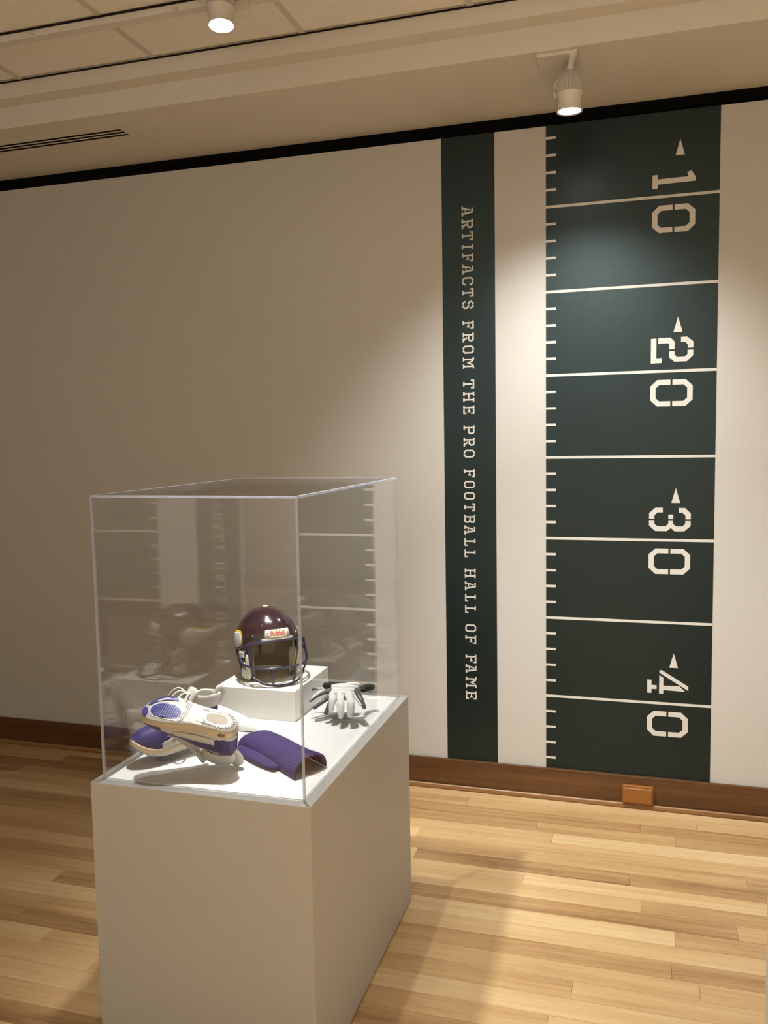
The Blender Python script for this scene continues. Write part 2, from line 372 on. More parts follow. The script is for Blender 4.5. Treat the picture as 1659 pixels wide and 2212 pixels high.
def glyph(ch, w):
    t = T_; h = t / 2; c = w / 2; g = 0.022
    if ch == 'O':
        k = 0.2
        a = stroke([(c - g, h), (k, h), (h, k), (h, 1 - k), (k, 1 - h), (c - g, 1 - h)], t)
        return [a, [(w - u, v) for u, v in a][::-1]]
    if ch == 'C':
        k = 0.2
        return [stroke([(c - g, h), (k, h), (h, k), (h, 1 - k), (k, 1 - h), (c - g, 1 - h)], t),
                stroke([(c + g, 1 - h), (w - k, 1 - h), (w - h, 1 - k), (w - h, 0.66)], t), stroke([(c + g, h), (w - k, h), (w - h, k), (w - h, 0.34)], t)]
    if ch == 'S':
        k = 0.19
        return [stroke([(w - h, 0.70), (w - h, 1 - k), (w - k, 1 - h), (c + g, 1 - h)], t),
                stroke([(c - g, 1 - h), (k, 1 - h), (h, 1 - k), (h, 0.67), (k, 0.55), (c - g, 0.55)], t),
                stroke([(c + g, 0.53), (w - k, 0.53), (w - h, 0.40), (w - h, k), (w - k, h), (c + g, h)], t),
                stroke([(c - g, h), (k, h), (h, k), (h, 0.30)], t)]
    if ch == 'I':
        return [rc(c - h, 0, c + h, 1), rc(0, 0, w, 0.13), rc(0, 0.87, w, 1)]
    if ch == 'T':
        return [rc(0, 0.87, w, 1), rc(0, 0.70, t * .9, 1), rc(w - t * .9, 0.70, w, 1), rc(c - h, 0, c + h, 0.83), rc(c - 0.19, 0, c + 0.19, 0.13)]
    if ch == 'L':
        return [rc(0, 0, w, 0.13), rc(w - t * .9, 0, w, 0.30), rc(0.20, 0.15, 0.20 + t, 1), rc(0.06, 0.87, 0.42, 1)]
    stem = [rc(0.12, 0, 0.12 + t, 1)]
    s0 = 0.12 + t + 0.025
    if ch in 'FE':
        out = stem + [rc(0, 0.87, 0.22, 1), rc(s0, 0.87, w, 1), rc(w - t * .9, 0.70, w, 1), rc(s0, 0.46, w - 0.16, 0.57), rc(w - 0.27, 0.39, w - 0.15, 0.64)]
        if ch == 'F': out += [rc(0, 0, 0.36, 0.13)]
        else: out += [rc(0, 0, 0.22, 0.13), rc(s0, 0, w, 0.13), rc(w - t * .9, 0, w, 0.29)]
        return out
    if ch in 'PR':
        lo = 0.40 if ch == 'P' else 0.46
        out = stem + [rc(0, 0.87, 0.22, 1), rc(0, 0, 0.36, 0.13), stroke([(s0, 1 - h), (w - 0.17, 1 - h), (w - h, 0.82), (w - h, lo + 0.19), (w - 0.17, lo + h), (s0, lo + h)], t)]
        if ch == 'R':
            out += [stroke([(s0 + 0.12, 0.40), (w - 0.16, 0.07)], t), rc(w - 0.34, 0, w, 0.13)]
            out[3] = stroke([(s0, 1 - h), (w - 0.24, 1 - h), (w - 0.14, 0.84), (w - 0.14, lo + 0.17), (w - 0.24, lo + h), (s0, lo + h)], t)
        return out
    if ch == 'B':
        return stem + [rc(0, 0.87, 0.22, 1), rc(0, 0, 0.22, 0.13),
                       stroke([(s0, 1 - h), (w - 0.16, 1 - h), (w - h, 0.84), (w - h, 0.66), (w - 0.15, 0.525), (s0, 0.525)], t),
                       stroke([(w - 0.15, 0.50), (w - h, 0.37), (w - h, 0.17), (w - 0.16, h), (s0, h)], t)]
    if ch == 'H':
        r = [rc(0, 0, 0.35, 0.13), rc(0, 0.87, 0.35, 1), rc(0.11, 0, 0.11 + t, 1)]
        q = [[(w - u, v) for u, v in p][::-1] for p in r]
        return r + q + [rc(0.11 + t - .01, 0.44, w - 0.11 - t - 0.03, 0.56)]
    if ch == 'M':
        r = [rc(0, 0, 0.36, 0.13), rc(0, 0.87, 0.24, 1), rc(0.12, 0, 0.12 + t, 1)]
        q = [[(w - u, v) for u, v in p][::-1] for p in r]
        return r + q + [stroke([(0.30, 0.93), (c, 0.50), (w - 0.30, 0.93)], t * 0.9)]
    if ch == 'A':
        return [rc(0, 0, 0.32, 0.13), rc(w - 0.36, 0, w, 0.13), rc(0.14, 0.87, 0.56, 1), stroke([(0.15, 0.08), (0.34, 0.80)], t * 0.85),
                stroke([(0.49, 0.96), (w - 0.19, 0.06)], t * 1.05), rc(0.22, 0.29, 0.50, 0.39)]
    return []
TEXT = [('A', 2.7017, 2.6587), ('R', 2.6458, 2.603), ('T', 2.5909, 2.5529), ('I', 2.5346, 2.5134), ('F', 2.4961, 2.4598), ('A', 2.447, 2.4032), ('C', 2.3911, 2.3549), ('T', 2.3405, 2.3027), ('S', 2.2853, 2.2507),
        ('F', 2.1974, 2.16), ('R', 2.1433, 2.1012), ('O', 2.0858, 2.0501), ('M', 2.0334, 1.9828), ('T', 1.9329, 1.8934), ('H', 1.8772, 1.8325), ('E', 1.8159, 1.7774), ('P', 1.7247, 1.6852), ('R', 1.6694, 1.6287), ('O', 1.6141, 1.5782),
        ('F', 1.525, 1.4873), ('O', 1.4711, 1.4367), ('O', 1.4189, 1.384), ('T', 1.3677, 1.3306), ('B', 1.3143, 1.2766), ('A', 1.2648, 1.2214), ('L', 1.205, 1.1689), ('L', 1.1522, 1.1162), ('H', 1.0626, 1.0191), ('A', 1.0036, 0.9593), ('L', 0.9431, 0.9068), ('L', 0.8895, 0.8531),
        ('O', 0.7995, 0.7636), ('F', 0.7468, 0.7078), ('F', 0.6556, 0.6161), ('A', 0.6093, 0.5655), ('M', 0.5484, 0.4969), ('E', 0.4804, 0.4411)]
ban = empty('text_banner', (-0.740, 0, ZB))
tag(ban, 'narrow dark green vertical wall band with white stencil lettering reading downward', 'wall graphic')
XL, XR, BL, BR = -0.3955, 0.3134, -0.8603, -0.6201
def wlocal(px, pz): return lambda a, b, d: (a - px, -d, b - pz)
fb = wlocal(-0.740, ZB)
MB().prism(rc(BL, ZB + 0.0005, BR, ZT - 0.0005), fb, 0.0003, 0.0012).build('band', M_field, ban)
CH, XB = 0.0515, -0.7695
for ch, za, zb_ in TEXT:
    mb = MB(); wl = (za - zb_) / CH
    for k, poly in enumerate(glyph(ch, wl)):
        e = 0.0018 + k * 0.00004
        mb.prism([(XB + v * CH, za - u * CH) for u, v in poly], fb, 0.0011, e)
    mb.build('letter', M_vinyl, ban)
fm = empty('field_mural', ((XL + XR) / 2, 0, ZB))
tag(fm, 'tall dark green football field wall mural with white yard lines and numerals', 'wall graphic')
ff = wlocal((XL + XR) / 2, ZB)
MB().prism(rc(XL, ZB + 0.0005, XR, ZT - 0.0005), ff, 0.0003, 0.0012).build('field', M_field, fm)
LZ = [2.6651 - 0.3634 * i for i in range(7)]
for z in LZ:
    MB().prism(rc(XL, z - 0.0058, XR, z + 0.0058), ff, 0.0011, 0.0018).build('yard_line', M_vinyl, fm)
tk = 0.3634 / 5
for i in range(-1, 7):
    for k in range(1, 5):
        z = LZ[0] - 0.3634 * i - k * tk
        if z < ZB + 0.02 or z > ZT - 0.02: continue
        MB().prism(rc(XL, z - 0.0054, XL + 0.0435, z + 0.0054), ff, 0.0011, 0.0018).build('hash_mark', M_vinyl, fm)
NH, NX = 0.1718, 0.0474
def num(polys, name, ztop):
    mb = MB()
    for p in polys: mb.prism([(NX + v * NH, ztop - u * NH) for u, v in p], ff, 0.0011, 0.0018)
    return mb.build(name, M_vinyl, fm)
def raw(pl, x0, y0, s, sk=0.0): return [((y - sk * (x - x0) - y0) / s, (x - x0) / s) for x, y in pl]
zl = [(0.655, 0.5)]
zero_half = [(0.0, 0.512 + 0.012), (0.0, 1 - 0.165), (0.155, 1.0), (0.655 - 0.155, 1.0), (0.655, 1 - 0.165), (0.655, 0.524), (0.655 - 0.125, 0.524), (0.655 - 0.125, 1 - 0.215), (0.655 - 0.205, 1 - 0.128), (0.205, 1 - 0.128), (0.125, 1 - 0.215), (0.125, 0.524)]
ZERO = [zero_half, [(u, 1 - v) for u, v in zero_half][::-1]]
THREE = [raw(p, 211, 642, 873) for p in (
    [(345, 645), (500, 645), (500, 750), (388, 750), (325, 812), (325, 890), (213, 890), (213, 765)],
    [(835, 648), (965, 648), (1083, 768), (1083, 895), (972, 895), (972, 816), (910, 754), (835, 754)],
    [(618, 795), (720, 795), (720, 893), (618, 893)],
    [(213, 932), (325, 932), (325, 998), (388, 1055), (558, 1055), (618, 998), (618, 933), (716, 933), (716, 998), (776, 1055), (912, 1055), (970, 998), (970, 936), (1083, 936), (1083, 1043), (950, 1163), (750, 1163), (672, 1092), (585, 1163), (345, 1163), (213, 1040)])]
TWO = [raw(p, 968, 430, 363, -0.012) for p in (
    [(970, 437), (1017, 435), (1017, 612), (1065, 610), (1065, 655), (970, 658)],
    [(1034, 433), (1137, 430), (1173, 468), (1173, 535), (1128, 536), (1128, 492), (1115, 480), (1034, 481)],
    [(1227, 428), (1280, 427), (1331, 470), (1331, 525), (1285, 526), (1285, 495), (1262, 473), (1227, 473)],
    [(1127, 552), (1173, 551), (1173, 583), (1192, 601), (1262, 600), (1283, 580), (1283, 545), (1331, 543), (1331, 592), (1278, 645), (1172, 647), (1127, 605)])]
ONE = [raw([(300, 735), (422, 720), (422, 825), (1120, 752), (1090, 658), (1188, 617), (1284, 762), (1280, 852), (420, 946), (420, 1044), (300, 1054)], 298, 650, 985, -0.095)]
FOUR = [raw(p, 890, 748, 262, 0.062) for p in (
    [(890, 806), (917, 808), (917, 843), (950, 845), (950, 872), (917, 870), (917, 898), (890, 896)],
    [(967, 742), (985, 743), (1152, 855), (1152, 884), (967, 759)],
    [(967, 776), (993, 794), (993, 848), (1095, 852), (1132, 890), (993, 878), (993, 904), (966, 902)])]
for k, (dg, off) in enumerate(((ONE, 0.1045), (TWO, 0.142), (THREE, 0.142), (FOUR, 0.142))):
    z = LZ[2 * k]
    num(dg, 'numeral', z + off)
    num(ZERO, 'numeral', z - 0.0365)
    MB().prism([(0.1391, z + 0.163), (0.1752, z + 0.163), (0.1569, z + 0.2275)], ff, 0.0011, 0.0018).build('arrow', M_vinyl, fm)

# ================================================================ CEILING FITTINGS
vt = empty('air_vent', (-2.82, -0.38, ZS))
tag(vt, 'white linear slot air vent with three dark slots set in the soffit', 'vent')
MB().box(-0.62, 0.62, -0.085, 0.055, -0.0012, 0.0).build('frame', M_ceil, vt)
for yy in (-0.031, -0.001, 0.029):
    MB().box(-0.60, 0.585, yy - 0.0075, yy + 0.0075, -0.0022, -0.001).build('slot', M_slot, vt)

def track(name, label, x0, x1, y, z=ZC):
    t = empty(name, ((x0 + x1) / 2, y, z)); h = (x1 - x0) / 2
    tag(t, label, 'light track', 'ceiling light tracks')
    bev(MB().box(-h, h, -0.022, 0.022, -0.030, -0.006).build('rail', M_white, t), 0.002)
    MB().box(-h, h, -0.027, 0.027, -0.0062, -0.0012).build('shadow_line', M_gap, t)  # dark strip standing in for the shade between rail and ceiling
    MB().box(h, h + 0.10, -0.024, 0.024, -0.033, -0.0012).build('end_cap', M_white, t)
    for k in range(5):
        xx = -h + (k + 0.5) * 2 * h / 5
        MB().box(xx, xx + 0.02, -0.026, -0.0221, -0.028, -0.020).build('clip', M_fin, t)
    return t
track('light_track', 'white light track on the tile ceiling carrying the spotlight above the case', -4.3, -1.30, -1.012)
track('light_track', 'white light track nearer the camera above the display case, out of the picture', -4.3, 0.9, -1.50)
track('light_track', 'white light track behind the camera over the open floor', -4.0, 2.4, -4.6)

def track_light(label, lens, aim, watts, cone, blend, mount_z, mount_dx=0.0, mount_dy=0.0, group=None):
    L = Vector(lens); d = (Vector(aim) - L).normalized()
    root = empty('track_spotlight', lens)
    tag(root, label, 'spotlight', group)
    q = d.to_track_quat('-Z', 'Y'); Rm = q.to_matrix()
    def place(o): o.rotation_mode = 'QUATERNION'; o.rotation_quaternion = q
    hz = mount_z - L.z; mount_gap = 0.030 if mount_z == ZC else 0.0
    k = min(1.0, (hz - 0.012) / 0.155) if hz < 0.17 else min(1.0, (hz - 0.045 - mount_gap) / 0.158)          # short heads sit close under the track
    ln = 0.155 * k if k < 1 else 0.155
    prof = [(0.0405, 0.004), (0.0475, 0.0), (0.0480, 0.002), (0.0440, 0.014 * k), (0.0425, 0.034 * k), (0.0450, 0.052 * k), (0.0495, 0.066 * k), (0.0490, 0.071 * k), (0.030, 0.073 * k)]
    b = MB().lathe(prof, 28).build('barrel', M_white, root, True); place(b)
    fp = [(0.046, 0.068 * k), (0.0475, 0.084 * k), (0.0455, 0.106 * k), (0.0385, 0.130 * k), (0.027, 0.148 * k), (0.013, 0.158 * k), (0.002, 0.160 * k)]
    hs = MB().lathe(fp, 72, fn=lambda r_, z_, kk: r_ * (1.0 if kk % 3 else 0.86)).build('heat_sink', M_fin, root); place(hs)
    ls = MB(); n = 28
    ls.add([(0.042 * math.cos(2 * PI * i / n), 0.042 * math.sin(2 * PI * i / n), 0.0035) for i in range(n)] + [(0, 0, 0.0045)], [(i, (i + 1) % n, n) for i in range(n)])
    lo = ls.build('lens', M_lens, root); place(lo)
    # yoke arm, stem and adapter, upright in world axes
    top = Rm @ Vector((0, 0, 0.150 * k)); side = Rm @ Vector((-0.053, 0, 0.062 * k)); mid = Rm @ Vector((-0.050, 0, 0.112 * k))
    if mount_z == ZS:
        up = Vector((0.016, -0.055, hz - 0.012))
        MB().tube([side, mid, top + Vector((0, -0.004, 0.008))], 0.0048, 8, sub=6).build('yoke', M_white, root, True)
        MB().tube([top + Vector((0.0, -0.004, 0.0)), (top + up) / 2 + Vector((0, 0, 0.004)), up], [0.013, 0.011, 0.016], 12).build('stem', M_white, root, True)
        bev(MB().box(-0.115, 0.032, -0.072, 0.046, hz - 0.014, hz - 0.0005).build('adapter', M_white, root), 0.002)
    elif hz > 0.17:
        up = Vector((mount_dx * 0.4, mount_dy * 0.4, hz - 0.035 - mount_gap))
        MB().tube([side, mid, top + Vector((0, 0, 0.012))], 0.0045, 8, sub=5).build('yoke', M_white, root, True)
        MB().tube([top + Vector((0, 0, 0.004)), (top + up) / 2, up], [0.012, 0.011, 0.015], 12).build('stem', M_white, root, True)
        bev(MB().box(mount_dx - 0.075, mount_dx + 0.075, mount_dy - 0.02, mount_dy + 0.02, hz - 0.034 - mount_gap, hz - 0.0005 - mount_gap).build('adapter', M_white, root), 0.003)
    else:
        bev(MB().box(mount_dx - 0.06, mount_dx + 0.06, mount_dy - 0.0195, mount_dy + 0.0195, hz - 0.046, hz - 0.0305).build('adapter', M_white, root), 0.002)
        MB().tube([(0, 0.02, hz - 0.045), (mount_dx, mount_dy - 0.01, hz - 0.040)], 0.009, 10).build('stem', M_white, root, True)
    ld = bpy.data.lights.new('spot', 'SPOT'); ld.energy = watts; ld.color = WARM; ld.spot_size = math.radians(cone); ld.spot_blend = blend; ld.shadow_soft_size = 0.028
    lo2 = bpy.data.objects.new('spot', ld); C.objects.link(lo2); lo2.parent = root; lo2.location = d * 0.008; place(lo2)
    return root
G_ = 'track spotlights'
a = LAMPS['case_visible']; track_light('lit white track spotlight seen on the tile ceiling above the display case', *a, ZC, mount_dy=0.098, group=G_)
a = LAMPS['wall_visible']; track_light('lit white ribbed spotlight hanging from the soffit in front of the field mural', *a, ZS, mount_dx=-0.045, mount_dy=-0.01, group=G_)
a = LAMPS['wall_wash']; track_light('added white spotlight aimed at the field mural from above the frame', *a, ZC, group=G_)
a = LAMPS['case_over']; track_light('white spotlight straight over the middle of the display case', *a, ZC, group=G_)
a = LAMPS['case_over_b']; track_light('white spotlight over the right side of the display case', *a, ZC, group=G_)
ROOM = [((-3.2, -1.50, 3.0), (-3.5, -3.0, 0), 14, 76, 'added white fill spotlight over the floor left of the case, out of the picture'),  # fill lamps added out of view to raise the room's bounced light
        ((0.75, -1.50, 3.0), (0.9, -1.7, 0), 22, 90, 'added white fill spotlight over the floor right of the case, out of the picture'),
        ((-0.3, -4.6, 3.0), (-0.1, -4.7, 0), 640, 84, 'added white fill spotlight behind the camera left end of the row over the open floor'),
        ((1.0, -4.6, 3.0), (1.0, -4.8, 0), 640, 88, 'added white fill spotlight behind the camera middle of the row over the open floor'),
        ((2.2, -4.6, 3.0), (2.2, -4.7, 0), 640, 88, 'added white fill spotlight behind the camera right end of the row over the open floor'),
        ((-3.6, -4.6, 3.0), (-3.8, -7.0, 2.2), 240, 88, 'added white fill spotlight washing the left of the wall behind the camera'),
        ((-1.3, -4.6, 3.0), (-1.2, -7.0, 2.1), 370, 88, 'added white fill spotlight washing the middle of the wall behind the camera'),
        ((0.4, -4.6, 3.0), (0.7, -7.0, 1.9), 400, 88, 'added white fill spotlight washing the right of the wall behind the camera')]
for ls, am, wt, cn, lb in ROOM: track_light(lb, ls, am, wt, cn, 0.7, ZC, group=G_)

# ================================================================ DISPLAY PLINTH AND CASE
ZD = 0.763
cx0, cx1, cy0, cy1, cz0, cz1 = -1.393, -0.801, -1.932, -1.033, 0.7612, 1.5385
pl = empty('display_plinth', (-1.097, -1.4825, 0))
tag(pl, 'tall white painted display plinth under the clear case', 'plinth')
def loc(o, x0, x1, y0, y1, z0, z1): return MB().box(x0 - o.location.x, x1 - o.location.x, y0 - o.location.y, y1 - o.location.y, z0 - o.location.z, z1 - o.location.z)
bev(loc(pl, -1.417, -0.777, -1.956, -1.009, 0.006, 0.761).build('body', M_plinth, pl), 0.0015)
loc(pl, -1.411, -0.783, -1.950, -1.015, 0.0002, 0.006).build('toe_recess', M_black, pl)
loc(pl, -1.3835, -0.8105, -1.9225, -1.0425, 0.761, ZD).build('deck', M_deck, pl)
case = empty('display_case', (-1.097, -1.4825, cz0))
tag(case, 'clear acrylic box cover standing on the white plinth over the football items', 'display case')
t = 0.006
loc(case, cx0 + t, cx1 - t, cy0, cy0 + t, cz0, cz1 - t).build('pane', M_pane, case)
loc(case, cx0 + t, cx1 - t, cy1 - t, cy1, cz0, cz1 - t).build('pane', M_pane, case)
loc(case, cx0, cx0 + t, cy0 + t, cy1 - t, cz0, cz1 - t).build('pane', M_pane, case)
loc(case, cx1 - t, cx1, cy0 + t, cy1 - t, cz0, cz1 - t).build('pane', M_pane, case)
loc(case, cx0 + t, cx1 - t, cy0 + t, cy1 - t, cz1 - t, cz1).build('top_pane', M_pane, case)
for xx in (cx0, cx1 - t):
    for yy in (cy0, cy1 - t):
        loc(case, xx, xx + t, yy, yy + t, cz0, cz1 - t).build('edge', M_edge, case)
for yy in (cy0, cy1 - t): loc(case, cx0 + t, cx1 - t, yy, yy + t, cz1 - t, cz1).build('edge', M_edge, case)
for xx in (cx0, cx1 - t): loc(case, xx, xx + t, cy0, cy1, cz1 - t, cz1).build('edge', M_edge, case)
rs = bev(MB().box(-0.141, 0.141, -0.156, 0.156, 0, 0.0997).build('riser_block', M_riser), 0.0012)
rs.location = (-1.1993, -1.218, ZD + 0.0003)
tag(rs, 'low square white riser block lifting the purple helmet inside the case', 'riser block')

# second plinth at the right edge of the frame
p2 = empty('display_plinth', (0.6400, -1.945, 0))
tag(p2, 'white plinth just showing at the lower right edge of the picture', 'plinth')
bev(MB().box(-0.32, 0.32, -0.30, 0.30, 0.006, 0.761).build('body', M_plinth, p2), 0.0015)
MB().box(-0.314, 0.314, -0.294, 0.294, 0.0002, 0.006).build('toe_recess', M_black, p2)

# ================================================================ HELMET
HC = Vector((-1.2275, -1.205, 0.9865))
hel = empty('football_helmet', HC, (0, 0, math.radians(43)))
tag(hel, 'dark purple football helmet with blue face mask on the white riser', 'helmet')
RX, RYF, RYB, RZ = 0.1085, 0.120, 0.130, 0.1155
def sstep(a, b, x):
    q = max(0, min(1, (x - a) / (b - a))); return q * q * (3 - 2 * q)
def edge_z(th):
    a = abs(math.degrees(th))
    z = 0.030 - 0.010 * (a / 45) ** 2 if a < 47 else None
    top = 0.030 - 0.010 * (min(a, 50) / 45) ** 2
    side = -0.1215 + 0.004 * sstep(80, 125, a)
    s_ = sstep(49, 56, a)
    return top * (1 - s_) + side * s_
def shell(th, z, off=0.0):
    rho = math.sqrt(max(0, 1 - (z / RZ) ** 2)) if z > 0 else 1 - 0.20 * (z / 0.12) ** 2
    ry = RYF if math.cos(th) > 0 else RYB
    p = Vector((RX * rho * math.sin(th), -ry * rho * math.cos(th), z))
    if off:
        n = Vector((p.x / RX ** 2, p.y / ry ** 2, (max(z, 0)) / RZ ** 2 if z > 0 else 0.0)); n.normalize(); p = p + n * off
    return p
THS = []
a = -180.0
while a < 180:
    THS.append(math.radians(a)); b = abs(a)
    a += 1.0 if 45 <= b <= 60 else 4.0
def shell_mesh(off, eoff=0.0, ns=26):
    rows = []
    for i in range(ns):
        s_ = i / (ns - 1)
        fz = (1 - math.cos(PI / 2 * s_ * 1.15)) / (1 - math.cos(PI / 2 * 1.15))
        fz = max(fz, 0.0006)
        rows.append([shell(th, RZ - (RZ - (edge_z(th) + eoff)) * fz, off) for th in THS])
    mb = MB(); mb.grid(rows, close_v=True); mb.f.append(tuple(range(len(THS)))); return mb
so = shell_mesh(0.0).build('shell', M_purple_shell, hel, True)
md = so.modifiers.new('solid', 'SOLIDIFY'); md.thickness = 0.004; md.offset = -1
li = shell_mesh(-0.014, 0.004).build('liner', M_liner, hel, True)
md = li.modifiers.new('solid', 'SOLIDIFY'); md.thickness = 0.004; md.offset = -1
# pads seen through the face opening
for xx in (-0.036, 0.036):
    bev(MB().box(xx - 0.032, xx + 0.032, 0.082, 0.098, -0.075, 0.01).build('back_pad', M_cream2, hel), 0.006, 3)
bev(MB().box(-0.03, 0.03, -0.088, -0.070, 0.03, 0.046).build('front_pad', M_cream2, hel), 0.005, 3)
for sx in (-1, 1):
    mb = MB(); mb.ell((0, 0, 0), (0.011, 0.026, 0.046), 16, 10, 0.55)
    o = mb.build('jaw_pad', M_cream, hel, True); o.location = (sx * 0.083, -0.045, -0.070); o.rotation_euler = (0, 0, sx * 0.35)
# decals: horn with yellow border on both sides
HORN = [(0.0, 0.0), (0.003, 0.013), (0.011, 0.025), (0.022, 0.0325), (0.036, 0.0345), (0.052, 0.0315), (0.070, 0.0255), (0.090, 0.0205), (0.112, 0.0195), (0.135, 0.024), (0.152, 0.032), (0.156, 0.022), (0.150, 0.010), (0.132, 0.000), (0.110, -0.0065), (0.090, -0.011), (0.072, -0.019), (0.056, -0.0275), (0.040, -0.033), (0.026, -0.0335), (0.013, -0.027), (0.004, -0.014)]
def decal(poly, grow, off, sgn, material, name, par=None):
    cxm = 0.045
    b = bmesh.new()
    vs = []
    P = []
    n = len(poly)
    for i in range(n):
        p0 = Vector(poly[i - 1]); p1 = Vector(poly[i]); p2 = Vector(poly[(i + 1) % n])
        tdir = (p2 - p0).normalized(); nn = Vector((-tdir.y, tdir.x))
        P.append(p1 + nn * grow)
    vs = [b.verts.new((p.x, p.y, 0)) for p in P]
    b.faces.new(vs)
    bmesh.ops.triangulate(b, faces=b.faces)
    for _ in range(3):
        bmesh.ops.subdivide_edges(b, edges=[e for e in b.edges if e.calc_length() > 0.009], cuts=1)
        bmesh.ops.triangulate(b, faces=b.faces)
    for v in b.verts:
        th = sgn * math.radians(69 + v.co.x / 0.118 * 57.3)
        v.co = shell(th, v.co.y + 0.013, off)
    bmesh.ops.recalc_face_normals(b, faces=b.faces)
    me = bpy.data.meshes.new(name); b.to_mesh(me); b.free()
    o = link(name, me, material, par or hel, True)
    md = o.modifiers.new('solid', 'SOLIDIFY'); md.thickness = 0.0006; md.offset = 0
    return o
for sgn in (-1, 1):
    hb = decal(HORN, 0.0, 0.0012, sgn, M_decal_y, 'horn_border'); decal(HORN, -0.0064, 0.0021, sgn, M_decal_w, 'horn_decal', hb)
# front bumper plate
def patch(th0, th1, z0, z1, off, thick, name, material, nt=16, nz=5, round_=0.0):
    mb = MB()
    for o_ in (off,):
        rows = []
        for j in range(nz + 1):
            zz = z0 + (z1 - z0) * j / nz
            ins = round_ if j in (0, nz) else 0
            rows.append([shell(math.radians((th0 + ins) + (th1 - th0 - 2 * ins) * i / nt), zz, o_) for i in range(nt + 1)])
        mb.grid(rows)
    o = mb.build(name, material, hel, True); md = o.modifiers.new('solid', 'SOLIDIFY'); md.thickness = thick; md.offset = 1
    return o
bump_o = patch(-24, 24, 0.0285, 0.0565, 0.0012, 0.0035, 'nose_bumper', M_cream, round_=1.2)
patch(-30, 30, 0.0185, 0.0290, -0.001, 0.0055, 'brow_guard', M_cream, round_=-1.5)
for sx in (-1, 1):
    patch(sx * 19 - 3.6, sx * 19 + 3.6, 0.034, 0.052, 0.0045, 0.0014, 'clip_plate', M_decal_w, 4, 3).parent = bump_o
    o = MB().ell((0, 0, 0), (0.0026, 0.0026, 0.0026), 10, 6).build('screw', M_steel, bump_o, True); o.location = shell(math.radians(sx * 19), 0.044, 0.0058)
# lettering on the bumper
cu = bpy.data.curves.new('lettering', 'FONT'); cu.body = 'Riddell'; cu.size = 1.0; cu.resolution_u = 3; cu.extrude = 0.0; cu.offset = 0.012
to = bpy.data.objects.new('lettering_src', cu); C.objects.link(to)
bpy.context.view_layer.update()
me = bpy.data.meshes.new_from_object(to.evaluated_get(bpy.context.evaluated_depsgraph_get()))
bpy.data.objects.remove(to)
xs_ = [v.co.x for v in me.vertices]; x_lo, x_hi = min(xs_), max(xs_); hh = max(v.co.y for v in me.vertices)
for v in me.vertices:
    u = (v.co.x - x_lo) / (x_hi - x_lo) - 0.5
    v.co = shell(math.radians(u * 27), 0.0375 + v.co.y / hh * 0.0145, 0.0052)
me.materials.clear()
link('lettering', me, M_red, bump_o)
# face mask
def both(f):
    for sx in (-1, 1): f(sx)
br = 0.0040
def bar(pts, nm='mask_bar'): return MB().tube(pts, br, 10, sub=6).build(nm, M_mask, hel, True)
def sym(h): return [(-x, y_, z_) for x, y_, z_ in reversed(h)] + [(x, y_, z_) for x, y_, z_ in h if x > 1e-6]
TOP = [(0, -0.136, 0.026), (0.045, -0.1315, 0.0255), (0.085, -0.110, 0.019), (0.108, -0.078, 0.008), (0.117, -0.040, -0.006), (0.114, -0.012, -0.016)]
MIDB = [(0, -0.172, -0.058), (0.048, -0.163, -0.058), (0.088, -0.132, -0.058), (0.111, -0.090, -0.054), (0.118, -0.055, -0.036), (0.114, -0.018, -0.022)]
BOT = [(0, -0.166, -0.1185), (0.040, -0.157, -0.1165), (0.070, -0.132, -0.108), (0.090, -0.104, -0.094)]
bar(sym(TOP)); bar(sym(MIDB)); bar(sym(BOT))
for sx in (-1, 1):
    bar([(sx * 0.094, -0.101, 0.016), (sx * 0.099, -0.108, -0.020), (sx * 0.098, -0.119, -0.057), (sx * 0.090, -0.104, -0.094)])
    bar([(sx * 0.040, -0.1655, -0.058), (sx * 0.039, -0.163, -0.09), (sx * 0.034, -0.159, -0.117)])
    # side hardware
    o = bev(MB().box(-0.012, 0.012, -0.004, 0.004, -0.010, 0.010).build('mask_clip', M_decal_w, hel), 0.002); o.location = shell(sx * math.radians(70), -0.030, 0.005); o.rotation_euler = (0, 0, sx * math.radians(70))
    o = bev(MB().box(-0.016, 0.016, -0.003, 0.003, -0.009, 0.009).build('buckle', M_steel, hel), 0.002); o.location = shell(sx * math.radians(72), -0.058, 0.005); o.rotation_euler = (0.0, sx * -0.6, sx * math.radians(72))
    o = MB().ell((0, 0, 0), (0.019, 0.006, 0.022), 14, 8, 0.7).build('snap_cap', M_decal_w, hel, True); o.location = shell(sx * math.radians(68), -0.093, 0.005); o.rotation_euler = (0, 0, sx * math.radians(68))
    MB().tube([shell(sx * math.radians(80), -0.045, 0.006), shell(sx * math.radians(66), -0.072, 0.010), shell(sx * math.radians(57), -0.080, 0.010)], 0.0055, 8, flat=0.5).build('chin_strap', M_bk, hel, True)
    for th_, z_ in ((47, 0.036), (60, 0.001), (30, 0.07)):
        o = MB().ell((0, 0, 0), (0.0024, 0.0024, 0.0024), 8, 6).build('rivet', M_steel, hel, True); o.location = shell(sx * math.radians(th_), z_, 0.001)
o = MB().ell((0, 0, 0), (0.010, 0.010, 0.002), 12, 6).build('crown_button', M_cream, hel, True); o.location = (0, 0.01, RZ + 0.001)

